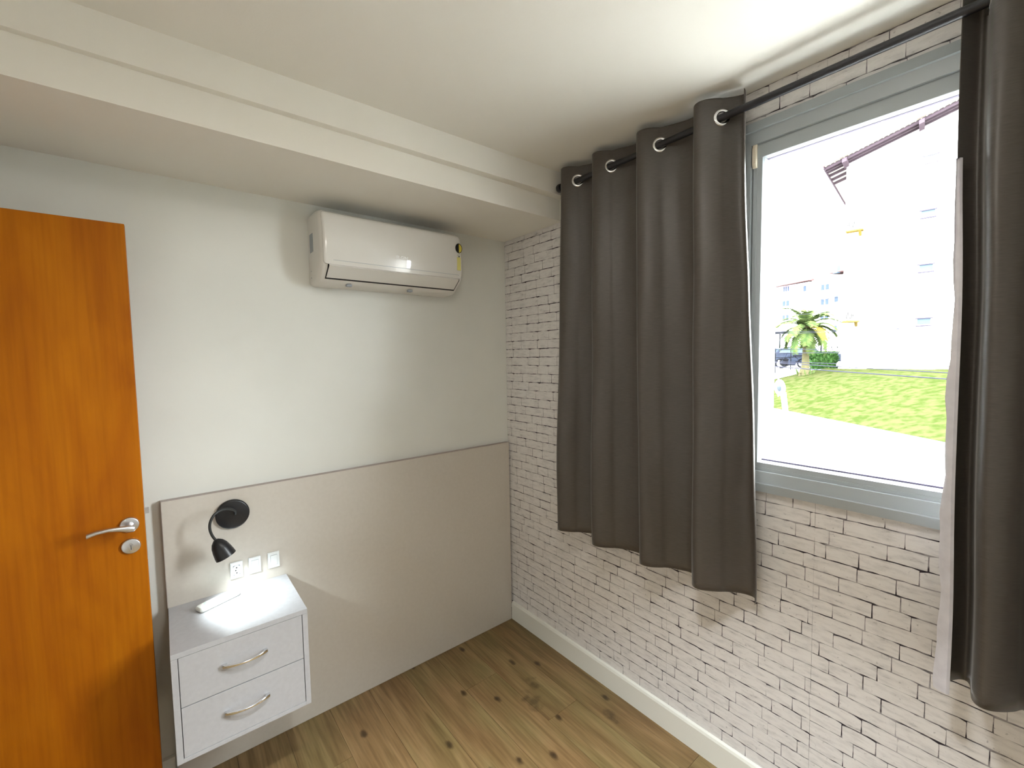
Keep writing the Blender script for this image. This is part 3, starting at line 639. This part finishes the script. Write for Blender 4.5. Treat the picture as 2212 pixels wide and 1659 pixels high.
# ---------------------------------------------------------------- curtains
def curtain(root, cross_top, cross_bot, start_side, ztop, zbot, amp_t, amp_b, seed, rings_on, extra=None, hem_x=None):
    """cloth swept along a wave: cross_* are the y positions where it passes the rod; start_side -1 = room side first"""
    K = len(cross_top); NS = 26
    zs = []; z = ztop
    while z > ztop - 0.10: zs.append(z); z -= 0.0035
    while z > zbot: zs.append(z); z -= 0.030
    zs.append(zbot)
    def pt(u, z):
        f = (ztop - z)/(ztop - zbot); g = f*f*(3-2*f)
        i = min(int(u), K-2); t = u - i
        c = [a*(1-g) + b_*g for a, b_ in zip(cross_top, cross_bot)]
        side = start_side*(-1)**i
        A = (amp_t[i]*(1-g) + amp_b[i]*g) if isinstance(amp_t, list) else amp_t*(1-g)+amp_b*g
        tt = t**0.62 if side < 0 else 1-(1-t)**0.62
        s = math.sin(PI*tt)
        x_ = XR + side*A*(s**0.85 if s > 0 else 0)
        yy = c[i] + (c[i+1]-c[i])*(t - 0.055*math.sin(2*PI*t)*0)
        k = min(1, f*3)
        nv = noise.noise(Vector((yy*9+seed, z*1.3, seed*3.1)))*0.012*k + noise.noise(Vector((yy*22+seed*2, z*2.6, 5.0)))*0.0045*k
        x_ += nv; yy += noise.noise(Vector((yy*6, z*1.8+seed, 9.0)))*0.007*k
        if extra: x_, yy = extra(u, t, i, f, x_, yy)
        return (min(x_, -0.012), yy, z)
    cols = (K-1)*NS
    vs = []; 
    for z in zs:
        for j in range(cols+1):
            u = j/NS; wz = z
            if z > ztop-0.02: wz = z - 0.004*(1-math.sin(PI*(u % 1)))*(z-(ztop-0.02))/0.02
            p = pt(min(u, K-1-1e-6), z); vs.append((p[0], p[1], wz))
    # remove cloth inside the eyelets
    fs = []; W_ = cols+1
    cent = {}
    for r_i in range(1, K-1): cent[r_i] = Vector(pt(r_i, ZR))
    for a in range(len(zs)-1):
        for j in range(cols):
            idx = (a*W_+j, a*W_+j+1, (a+1)*W_+j+1, (a+1)*W_+j)
            cc = sum((Vector(vs[q]) for q in idx), Vector())/4
            hole = False
            if cc.z > ZR-0.05:
                for r_i, c in cent.items():
                    if abs(j+0.5 - r_i*NS) < NS*0.45 and (cc-Vector((c.x, c.y, ZR))).length < 0.0205: hole = True
            if not hole: fs.append(idx)
    mb = MB(); mb.v = vs; mb.f = fs
    o = build('cloth', mb, M['cloth'], root, smooth=False)
    for p in o.data.polygons: p.use_smooth = True
    sd = o.modifiers.new('thickness', 'SOLIDIFY'); sd.thickness = 0.0012; sd.offset = 0
    for r_i, c in cent.items():
        if r_i not in rings_on: continue
        a = Vector(pt(r_i-0.12, ZR)); b_ = Vector(pt(r_i+0.12, ZR)); tdir = (b_-a); tdir.z = 0; tdir.normalize()
        nrm = Vector((tdir.y, -tdir.x, 0))
        cpos = Vector((XR, c.y, ZR))
        pts = [cpos + tdir*0.0235*math.cos(2*PI*q/32) + Vector((0, 0, 1))*0.0235*math.sin(2*PI*q/32) for q in range(32)]
        mb = MB(); rg = []
        for q, p in enumerate(pts):
            rad = (p - cpos).normalized()
            rg.append([p + rad*0.0060*math.cos(2*PI*k/10) + nrm*0.0034*math.sin(2*PI*k/10) for k in range(10)])
        mb.loft(rg, closed=True)
        build('eyelet', mb, M['chrome'], root, smooth=True)
    return pt, zs
lc = empty('curtain', (XR, -1.03, 0.79), 'taupe satin eyelet curtain gathered on the window side nearest the headboard', 'curtain')
ct = [-0.612, -0.705, -0.808, -0.900, -1.040, -1.140, -1.285, -1.385, -1.458]
cbm = [-0.575, -0.675, -0.800, -0.915, -1.060, -1.165, -1.300, -1.410, -1.520]
def ex_l(u, t, i, f, x_, yy):
    if i == 0: x_ -= 0.0
    if i == 3: x_ = XR + (x_-XR)*(1-0.35*f)
    return x_, yy
curtain(lc, ct, cbm, -1, 2.572, 0.792, 0.040, 0.052, 1.7, (1, 2, 3, 4, 5, 6, 7), ex_l)
rc_ = empty('curtain', (XR, -2.1, 0.79), 'taupe satin eyelet curtain at the right edge, its pale backing showing along the hem', 'curtain')
ct2 = [-1.975, -2.020, -2.108, -2.165, -2.250, -2.300]
cb2 = [-2.000, -2.045, -2.120, -2.180, -2.265, -2.320]
ptr, zs2 = curtain(rc_, ct2, cb2, 1, 2.572, 0.792, 0.048, 0.050, 4.2, (1, 2, 3, 4))
# side hem of the right curtain, turned so that the pale backing faces the room
mb = MB(); v = []; 
HZ = [2.15 - i*0.05 for i in range(28)] + [0.775]
for z in HZ:
    f = (2.15 - z)/1.35
    w_ = 0.0015 + 0.024*min(1, f*1.15)
    a = Vector(ptr(0.0, max(z, 0.792)))
    wob = (0.003*math.sin(z*17) + 0.002*math.sin(z*41))*min(1, f*3)
    v.append([(a.x-0.001, a.y+0.000, z), (a.x-0.006-wob*.5, a.y + w_*0.55+wob, z), (a.x-0.014, a.y + w_*0.75+wob, z), (a.x-0.022*min(1, .3+f), a.y + w_*0.35+wob*.5, z), (a.x-0.026*min(1, .3+f), a.y - 0.004, z), (a.x-0.022*min(1, .3+f), a.y - 0.010, z), (a.x-0.012, a.y - 0.006, z)])
mb.loft(v)
hm = build('side_hem', mb, M['hemwhite'], rc_, smooth=True); setp(hm, 'pale backing turned out along the side hem')

# ---------------------------------------------------------------- outdoors: ground
KA = Vector((0.640, 0.768)); KN = Vector((0.768, -0.640)); K0 = Vector((15.1, -0.33))
def AD(a, d): return (K0.x + KA.x*a + KN.x*d, K0.y + KA.y*a + KN.y*d)
def gh(d):
    if d <= 0: return -1.0
    t = min(1, d/6.5); return -1.0 + 1.69*(1-(1-t)**1.35)
mb = MB(); As = [-60, -40, -25, -15, -8, 0, 6, 10, 14, 20, 30, 50, 90, 140]; Ds = [-40, -25, -15, -8, -3, -0.5, 0, .6, 1.3, 2, 2.7, 3.5, 4.3, 5.2, 6, 6.5, 8, 12, 20, 40, 80, 140]
for d in Ds:
    for a in As: X, Y = AD(a, d); mb.v.append((X, Y, gh(d)-0.03 if d > 0 else -1.0))
for i in range(len(Ds)-1):
    for j in range(len(As)-1):
        q = i*len(As)+j; mb.f.append((q, q+1, q+len(As)+1, q+len(As)))
setp(build('road', mb, M['road']), 'pale road and paved yard outside the window', kind='structure')
mb = MB(); NA, ND = 70, 22
for i in range(NA+1):
    a = -18 + 32*i/NA
    Dm = 6.5 + (12.9-a)*1.06 if a < 12.9 else 6.5
    d_0 = 0.12 if a < 12 else 0.12 + (a-12)**2*0.45
    for j in range(ND+1):
        d = d_0 + (Dm-d_0)*j/ND; X, Y = AD(a, d)
        mb.v.append((X, Y, gh(d) + 0.05*noise.noise(Vector((X*.7, Y*.7, 0))) + 0.02*noise.noise(Vector((X*3, Y*3, 2))) + 0.02))
for i in range(NA):
    for j in range(ND): q = i*(ND+1)+j; mb.f.append((q, q+1, q+ND+2, q+ND+1))
setp(build('lawn', mb, M['grass'], smooth=True), 'sunlit patchy lawn sloping up to the apartment block', kind='structure')
rings = []
for k in range(41):
    a = -18 + 32*k/40; d = 0 if a < 12 else (a-12)**2*0.45
    rings.append([(*AD(a, d-0.10), -1.0), (*AD(a, d-0.10), -0.90), (*AD(a, d+0.13), -0.90), (*AD(a, d+0.13), -1.0)])
setp(build('kerb', MB().loft(rings), M['kerb']), 'thin grey kerb between road and lawn', kind='structure')

# ---------------------------------------------------------------- outdoors: apartment block with gable
def rooted(name, loc, rz, label, cat):
    e = D.objects.new(name, None); COL.objects.link(e); e.location = loc; e.rotation_euler = (0, 0, rz); setp(e, label, cat); return e
GZ = 0.62
bA = rooted('apartment_building', (28.35, 5.4, 0), math.atan2(0.992, -0.127), 'tall white apartment block with tiled gable roof behind the lawn', 'building')
# local frame: x = along facade (to the left in view), -? y = away from facade; facade faces +y
def rk(s): return 11.77 - 0.297*(s-0.89)      # underside of rake, z at s
build('wall', MB().poly([(0, 0, GZ-0.3), (-12, 0, GZ-0.3), (-12, 0, rk(0)), (-6, 0, rk(-6)), (0, 0, rk(0))], (0, -14, 0)), M['facade'], bA)
def slabr(s0, s1, y0, y1, dz0, dz1): return MB().loft([[(s0, y0, rk(s0)+dz0), (s0, y1, rk(s0)+dz0), (s0, y1, rk(s0)+dz1), (s0, y0, rk(s0)+dz1)], [(s1, y0, rk(s1)+dz0), (s1, y1, rk(s1)+dz0), (s1, y1, rk(s1)+dz1), (s1, y0, rk(s1)+dz1)]])
build('roof', slabr(0.95, -6, 1.05, -14.5, 0.12, 0.26), M['rtile'], bA)
build('roof', MB().loft([[(-6, y_, rk(-6)+z_) for y_, z_ in ((1.05, .12), (-14.5, .12), (-14.5, .26), (1.05, .26))], [(-13, y_, rk(1)+z_) for y_, z_ in ((1.05, .12), (-14.5, .12), (-14.5, .26), (1.05, .26))]]), M['rtile'], bA)
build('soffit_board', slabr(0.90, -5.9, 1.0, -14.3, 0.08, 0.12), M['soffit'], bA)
build('verge_board', slabr(0.97, -6, 1.03, 1.08, 0.04, 0.22), M['rtile'], bA)
for yy in (0.82, 0.45, 0.08, -0.6, -1.4, -2.2): build('rafter', slabr(0.90, -5.9, yy, yy-0.10, -0.08, 0.08), M['rafter'], bA)
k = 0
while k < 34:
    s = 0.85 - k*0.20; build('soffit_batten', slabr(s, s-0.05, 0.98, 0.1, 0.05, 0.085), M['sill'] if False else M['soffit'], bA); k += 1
build('eave_board', MB().box(0.88, 0.93, 1.0, -14.3, rk(0.9)-0.06, rk(0.9)+0.14), M['rafter'], bA)
for s in (0.0, -3.0): build('purlin_end', slabr(s+0.10, s-0.10, 1.0, -0.1, -0.22, -0.02), M['rafter'], bA)
for zc in (11.25, 8.57, 5.87, 3.16):
    wn = build('window', MB().box(-3.10, -3.60, 0.012, -0.05, zc-0.16, zc+0.12), M['pane2'], bA)
    build('lintel', MB().box(-3.02, -3.68, 0.06, -0.02, zc+0.12, zc+0.18), M['sill'], wn)
    build('sill', MB().box(-3.05, -3.66, 0.10, -0.02, zc-0.27, zc-0.21), M['sill'], wn)
# condenser units on brackets
def condenser(s, z, label):
    loc = bA.matrix_basis @ Vector((s, 0.24, z))
    e = rooted('condenser_unit', (28.35 - 0.127*s - 0.992*0.02, 5.4 + 0.992*s - 0.127*0.02, z), bA.rotation_euler.z, label, 'condenser')
    build('casing', MB().box(-0.32, 0.32, 0.02, 0.30, 0, 0.52), M['facade'], e, bevel=0.02)
    f_ = build('fan_grille', MB().lathe((0.02, 0.305, 0.27), (0, 1, 0), [(0, 0.215), (0.012, 0.21)], 28), M['fan'], e)
    for k in range(-3, 4):
        h = math.sqrt(0.215**2 - (k*0.055)**2)
        build('grille_bar', MB().box(0.02+k*0.055-0.008, 0.02+k*0.055+0.008, 0.315, 0.325, 0.27-h, 0.27+h), M['facade'], f_)
    build('bracket', MB().box(-0.45, 0.30, 0.0, 0.42, -0.10, -0.03).poly([(-0.36, 0.0, -0.10), (-0.36, 0.36, -0.10), (-0.36, 0.0, -0.34)], (0.12, 0, 0)), M['ochre'], e)
condenser(-0.33, 3.38, 'white condenser unit with round fan grille, lowest on the apartment block facade')
condenser(-0.38, 8.30, 'white condenser unit high on the apartment block facade, near its left edge')

# far building
bB = rooted('apartment_building', (90.6, 30.0, 0), math.atan2(0.948, 0.319), 'distant white apartment building with red tiled roof, seen left of the palm', 'building')
build('wall', MB().box(5.9, -4.6, 0, -12, 0.3, 14.2).box(-4.6, -14, -0.6, -12, 0.3, 14.6), M['facade'], bB)
build('roof', MB().loft([[(6.6, 0.8, 14.1), (-5.0, 0.8, 14.4), (-5.0, -12, 14.4), (6.6, -12, 14.1)], [(4.2, -5, 15.0), (-5.6, -3, 16.2), (-5.6, -6, 16.2), (4.2, -6, 15.0)]]), M['rtile'], bB)
build('roof', MB().loft([[(-7.6, 0.2, 15.0), (-14, 0.2, 15.2), (-14, -12, 15.2), (-7.6, -12, 15.0)], [(-9.8, -4, 16.9), (-14, -4, 17.2), (-14, -6, 17.2), (-9.8, -6, 16.9)]]), M['rtile'], bB)
build('parapet', MB().box(-4.9, -7.9, 0.05, -6, 14.6, 16.4), M['facade'], bB)
build('eave_board', MB().box(6.5, -4.6, 0.82, 0.70, 13.85, 14.05), M['rafter'], bB)
def bwin(s0, s1, z0, z1, y_=0.0, nb=2):
    wn = build('window', MB().box(s0, s1, y_+0.03, y_-0.1, z0, z1), M['facade'], bB)
    st_ = (s1-s0)/nb
    for q in range(nb): build('pane', MB().box(s0+st_*(q+0.12), s0+st_*(q+0.88), y_+0.05, y_+0.02, z0+0.05, z1-0.05), M['pane'], wn)
for (s0, s1, zc, nb, y_) in ((0.45, -0.85, 13.6, 3, 0), (0.55, -0.95, 10.9, 2, 0), (-3.45, -4.15, 13.1, 1, 0), (3.2, 2.8, 10.9, 1, 0), (0.5, -0.9, 8.2, 2, 0), (-3.45, -4.15, 8.0, 1, 0), (-6.2, -7.75, 12.9, 2, -.6), (-6.2, -7.75, 10.35, 2, -.6), (-6.2, -7.75, 7.8, 2, -.6), (-8.5, -9.3, 10.6, 1, -.6), (-8.6, -9.2, 5.6, 1, -.6)):
    bwin(s0, s1, zc-0.55, zc+0.55, y_, nb)
for z_ in (11.35, 10.75): build('balcony_rail', MB().box(-5.0, -9.9, 0.35, 0.28, z_-0.06, z_+0.03), M['fan'], bB)
build('balcony', MB().box(-5.0, -9.9, 0.3, -0.6, 9.2, 9.4), M['facade'], bB)
for s, z in ((-8.6, 13.5),): build('wall_box', MB().box(s-0.8, s-0.1, 0.2, -0.6, z+1.4, z+2.6), M['pane2'], bB)

# ---------------------------------------------------------------- palm tree
PB = Vector((27.0, 6.72, 0.20))
pt_ = empty('palm_tree', PB, 'green feather palm standing on the lawn corner, behind the power lines', 'palm')
mb = MB(); pr = [(0, .34), (.15, .40), (.35, .30), (.6, .20), (1.2, .17), (2.0, .155), (2.6, .17), (2.9, .21), (3.05, .12)]
mb.lathe(PB, (0.01, 0.01, 1), pr, 14); build('trunk', mb, M['trunk'], pt_, smooth=True)
for k in range(10):
    a = k*2*PI/10; build('basal_shoot', MB().poly([PB+Vector((math.cos(a)*.2, math.sin(a)*.2, 0)), PB+Vector((math.cos(a+.5)*.42, math.sin(a+.5)*.42, .05)), PB+Vector((math.cos(a+.2)*.50, math.sin(a+.2)*.50, .55))], (0.01, 0.01, 0.03)), M['frond'], pt_)
crown = PB + Vector((0, 0, 2.85))
NF = 34
for k in range(NF):
    az = k*2.39996; el = math.radians(80 - 110*(k/NF)); Lf = 1.85 + 0.3*math.sin(k*1.9)
    h = Vector((math.cos(az), math.sin(az), 0)); p = crown.copy(); e_ = el; path = [p.copy()]
    for s in range(10):
        p = p + (h*math.cos(e_) + Vector((0, 0, 1))*math.sin(e_))*(Lf/10); e_ -= math.radians(7.5 + s*0.6); path.append(p.copy())
    mb = MB().tube(path, [0.03*(1-i/12) for i in range(11)], 4)
    side = Vector((-h.y, h.x, 0))
    for i in range(1, 10):
        for half in (0, 0.33, 0.66):
            q = path[i].lerp(path[i+1], half); t_ = (path[i+1]-path[i]).normalized(); ll = 0.46*math.sin(PI*(0.12+0.80*(i+half)/10.5))
            for sg in (-1, 1):
                d_ = (side*sg*0.85 + t_*0.55 + Vector((0, 0, -0.25 + 0.15*random.random()))).normalized()
                tip_ = q + d_*ll; w_ = t_*0.05
                mb.add([q-w_, q+w_, tip_+w_*0.2, tip_-w_*0.2], [(0, 1, 2, 3)])
    build('frond', mb, M['frond_y'] if k in (23, 20) else M['frond'], pt_)

# hedge by the building corner
def bush(name, c, rx, ry, rz, m, label, cat, n_=900, leaf=0.09):
    e = empty(name, c, label, cat); mb = MB(); c = Vector(c)
    build('core', MB().loft([[(c.x+rx*.86*a, c.y+ry*.86*b_, c.z+z_) for a, b_ in ((-1, -1), (1, -1), (1, 1), (-1, 1))] for z_ in (0, rz*1.88)]), m, e, bevel=0.05)
    for _ in range(n_):
        ax_ = random.randrange(3); p = [random.uniform(-1, 1) for _ in range(3)]; p[ax_] = random.choice([-1, 1])
        q = Vector((c.x+p[0]*rx, c.y+p[1]*ry, c.z + rz + p[2]*rz)); a = Vector((random.gauss(0, 1), random.gauss(0, 1), random.gauss(0, 1))).normalized()*leaf
        b_ = a.cross(Vector((random.random(), random.random(), random.random()))).normalized()*leaf*0.6
        mb.add([q-a, q+b_, q+a, q-b_], [(0, 1, 2, 3)])
    setp(build('foliage', mb, m, e), kind='stuff')
    return e
bush('hedge', (29.9, 6.65, 0.55), 0.75, 0.55, 0.55, M['leaf'], 'trimmed green hedge against the corner of the apartment block', 'hedge')

# vehicles
def car(loc, rz, m, label, L=4.1, H=1.45, Wd=1.7, name='car'):
    e = rooted(name, loc, rz, label, 'car')
    def ring(y, ins, z0, z1, x0, x1): return [(x0, y, z0), (x1, y, z0), (x1, y, z1), (x0, y, z1)]
    prof = [(-L/2, .35), (-L/2, .78), (-L*.46, .88), (-L*.22, .92), (-L*.08, H*.97), (L*.22, H), (L*.38, H*.9), (L*.47, .95), (L/2, .85), (L/2, .35)]
    mb = MB().loft([[(x_, y_, z_ if z_ < .95 else z_) for x_, z_ in prof] for y_ in (-Wd/2, Wd/2)])
    build('body', mb, m, e, bevel=0.08)
    for y_ in (-Wd/2-0.01, Wd/2+0.01):
        mb = MB().poly([(-L*.20, y_, .95), (-L*.075, y_, H*.92), (L*.21, y_, H*.93), (L*.35, y_, H*.85), (L*.40, y_, .96)], (0, 0.02, 0)); build('side_window', mb, M['pane2'], e)
        for x_ in (-L*.31, L*.31): build('wheel', MB().cyl((x_, y_-0.08*(1 if y_ > 0 else -1), .32), (x_, y_+0.02*(1 if y_ > 0 else -1), .32), 0.32, 20), M['tyre'], e)
car((34.2, 8.9, 0.66), math.radians(105), M['car_dark'], 'dark grey car parked behind the palm, next to the hedge')
car((44.5, 14.1, 0.66), math.radians(110), M['car_pale'], 'pale grey car parked under the carport, left of the palm trunk')
car((39.0, 14.6, 0.66), math.radians(110), M['car_blue'], 'dark blue car at the left edge of the window view')
def cycle(loc, rz, label, name, catg, motor, m):
    e = rooted(name, loc, rz, label, catg)
    for x_ in (-0.62, 0.62):
        w_ = build('wheel', MB().tube([(x_+0.30*math.cos(2*PI*q/20), 0, .33+0.30*math.sin(2*PI*q/20)) for q in range(20)], 0.045 if motor else 0.022, 8, closed=True), M['tyre'], e)
        build('hub', MB().cyl((x_, -0.05, .33), (x_, 0.05, .33), 0.05), M['fan'], w_)
    build('frame', MB().tube([(-0.62, 0, .33), (-0.15, 0, .38), (0.30, 0, .85), (-0.12, 0, .82), (-0.62, 0, .33)], 0.03 if motor else 0.018, 8).tube([(0.62, 0, .33), (0.32, 0, .95)], 0.025, 8), m, e)
    build('handlebar', MB().tube([(0.25, -0.3, 1.05), (0.33, 0, .97), (0.25, 0.3, 1.05)], 0.018, 8), m, e)
    if motor:
        build('engine', MB().box(-0.22, 0.2, -0.13, 0.13, .22, .55), m, e, bevel=0.04)
        build('fuel_tank', MB().box(-0.08, 0.3, -0.12, 0.12, .72, .92), m, e, bevel=0.06)
    build('saddle', MB().box(-0.62 if motor else -0.25, -0.02, -0.11 if motor else -.06, 0.11 if motor else .06, .78, .86) if motor else MB().box(-0.25, -0.02, -.06, .06, .88, .93), M['tyre'], e, bevel=0.02)
cycle((31.0, 8.75, 0.62), math.radians(110), 'dark motorcycle parked left of the palm trunk', 'motorcycle', 'motorcycle', True, M['car_dark'])
cycle((31.0, 6.9, 1.62), math.radians(100), 'bicycle standing on top above the hedge, by the building corner', 'bicycle', 'bicycle', False, M['wire'])
# carports
cp = empty('carport', (46, 13.5, 0.66), 'dark flat-roofed carport over the parked cars', 'carport')
build('roof', MB().poly([(40.5, 16.6, 3.25), (49.5, 12.0, 3.75), (52.5, 16.5, 3.75), (43.5, 21.0, 3.25)], (0, 0, 0.22)), M['carport'], cp)
for (X, Y) in ((40.9, 16.6), (45, 14.5), (49.2, 12.3), (52.2, 16.4), (44, 20.5)): build('post', MB().cyl((X, Y, 0.6), (X, Y, 3.5), 0.07, 8), M['carport'], cp)
# fence posts with rails at the yard edge
fp_ = empty('yard_fence', (29.5, 9.0, 0.5), 'thin metal railing in front of the parking yard', 'fence')
for k in range(6):
    X, Y = 27.6+0.75*k, 10.3-0.62*k; build('post', MB().cyl((X, Y, 0.35), (X, Y, 1.95), 0.028, 8), M['carport'], fp_)
for z_ in (0.85, 1.35, 1.85): build('rail', MB().cyl((27.6, 10.3, z_), (31.35, 7.2, z_), 0.016, 8), M['carport'], fp_)
# covered bin
bn = empty('blue_bin', (26.3, 8.75, 0.35), 'dark blue covered bin beside the yard entrance, at the window edge', 'bin')
build('body', MB().loft([[(26.3+a*w_, 8.75+b_*w_, z_) for a, b_ in rrect(1, 1, .25, 3)] for z_, w_ in ((0.30, 0.7), (0.8, 0.9), (1.25, 0.95))]), M['bin'], bn, smooth=True)
build('cover', MB().loft([[(26.3+a*w_, 8.75+b_*w_, z_) for a, b_ in rrect(1, 1, .25, 3)] for z_, w_ in ((1.24, 1.02), (1.32, 0.98), (1.40, 0.7))]), M['bin'], bn, smooth=True)
# traffic mirror on post, thin post
tm = empty('traffic_mirror', (19.75, 5.2, -1.0), 'white oval traffic mirror on a post at the kerb', 'traffic mirror')
build('post', MB().cyl((19.75, 5.2, -1.0), (19.72, 5.3, -0.10), 0.11, 14), M['postw'], tm, smooth=True)
vd = (CAM - Vector((19.7, 5.36, 0.2))).normalized(); vd = (Matrix.Rotation(math.radians(-56), 3, 'Z') @ vd + Vector((0, 0, -0.12))).normalized()
build('mirror_rim', MB().lathe((19.70, 5.40, 0.12), vd, [(0, 0.33), (0.03, 0.37), (0.07, 0.34), (0.075, 0.28)], 28), M['postw'], tm, smooth=True)
build('mirror_face', MB().lathe(Vector((19.70, 5.40, 0.12))+vd*0.074, vd, [(0, 0.17), (0.02, 0.12), (0.026, 0.02)], 24), M['mirror'], tm, smooth=True)
sgn = empty('marker_post', (22.5, 6.5, -0.6), 'thin white marker post standing behind the traffic mirror', 'post')
build('pole', MB().cyl((22.5, 6.5, -0.6), (22.5, 6.5, 1.25), 0.025, 8), M['postw'], sgn)
build('cap', MB().cyl((22.5, 6.5, 1.25), (22.5, 6.5, 1.29), 0.032, 8), M['postw'], sgn)

# power lines crossing in front of the view
wires = [((8, 6.0, 1.80), (8, -6.0, 1.70), 0.006), ((8, 6.0, 2.28), (8, -6.0, 2.05), 0.004), ((8, 6.0, 2.60), (8, -6.0, 2.46), 0.004), ((8, 6.0, 1.74), (8, -6.0, 1.36), 0.006),
         ((8, 6.0, 1.88), (8, -6.0, 1.11), 0.007), ((8, 6.0, 1.86), (8, -6.0, 0.98), 0.009), ((8, 6.0, 2.17), (8, -6.0, 2.12), 0.004), ((8, 6.0, 1.98), (8, -6.0, 1.62), 0.005)]
names = ['bottommost', 'second from the bottom', 'third from the bottom', 'fourth from the bottom', 'fifth from the bottom', 'sixth from the bottom', 'second from the top', 'topmost']
wires.sort(key=lambda w_: w_[0][2] + w_[1][2])
for k, (a, b_, r_) in enumerate(wires):
    a, b_ = Vector(a), Vector(b_); pts = [a.lerp(b_, t/12) - Vector((0, 0, 0.10*math.sin(PI*t/12))) for t in range(13)]
    dx_ = Vector((0.16*(k-3.5), 0, 0)); pts = [p + dx_ for p in pts]
    o = build('power_line', MB().tube(pts, r_, 6), M['wire'])
    setp(o, 'thin dark power line crossing the window view, %s of the eight' % names[k], 'cable', 'power lines outside the window')

# clean helper property
for o in D.objects:
    if '_o' in o: del o['_o']
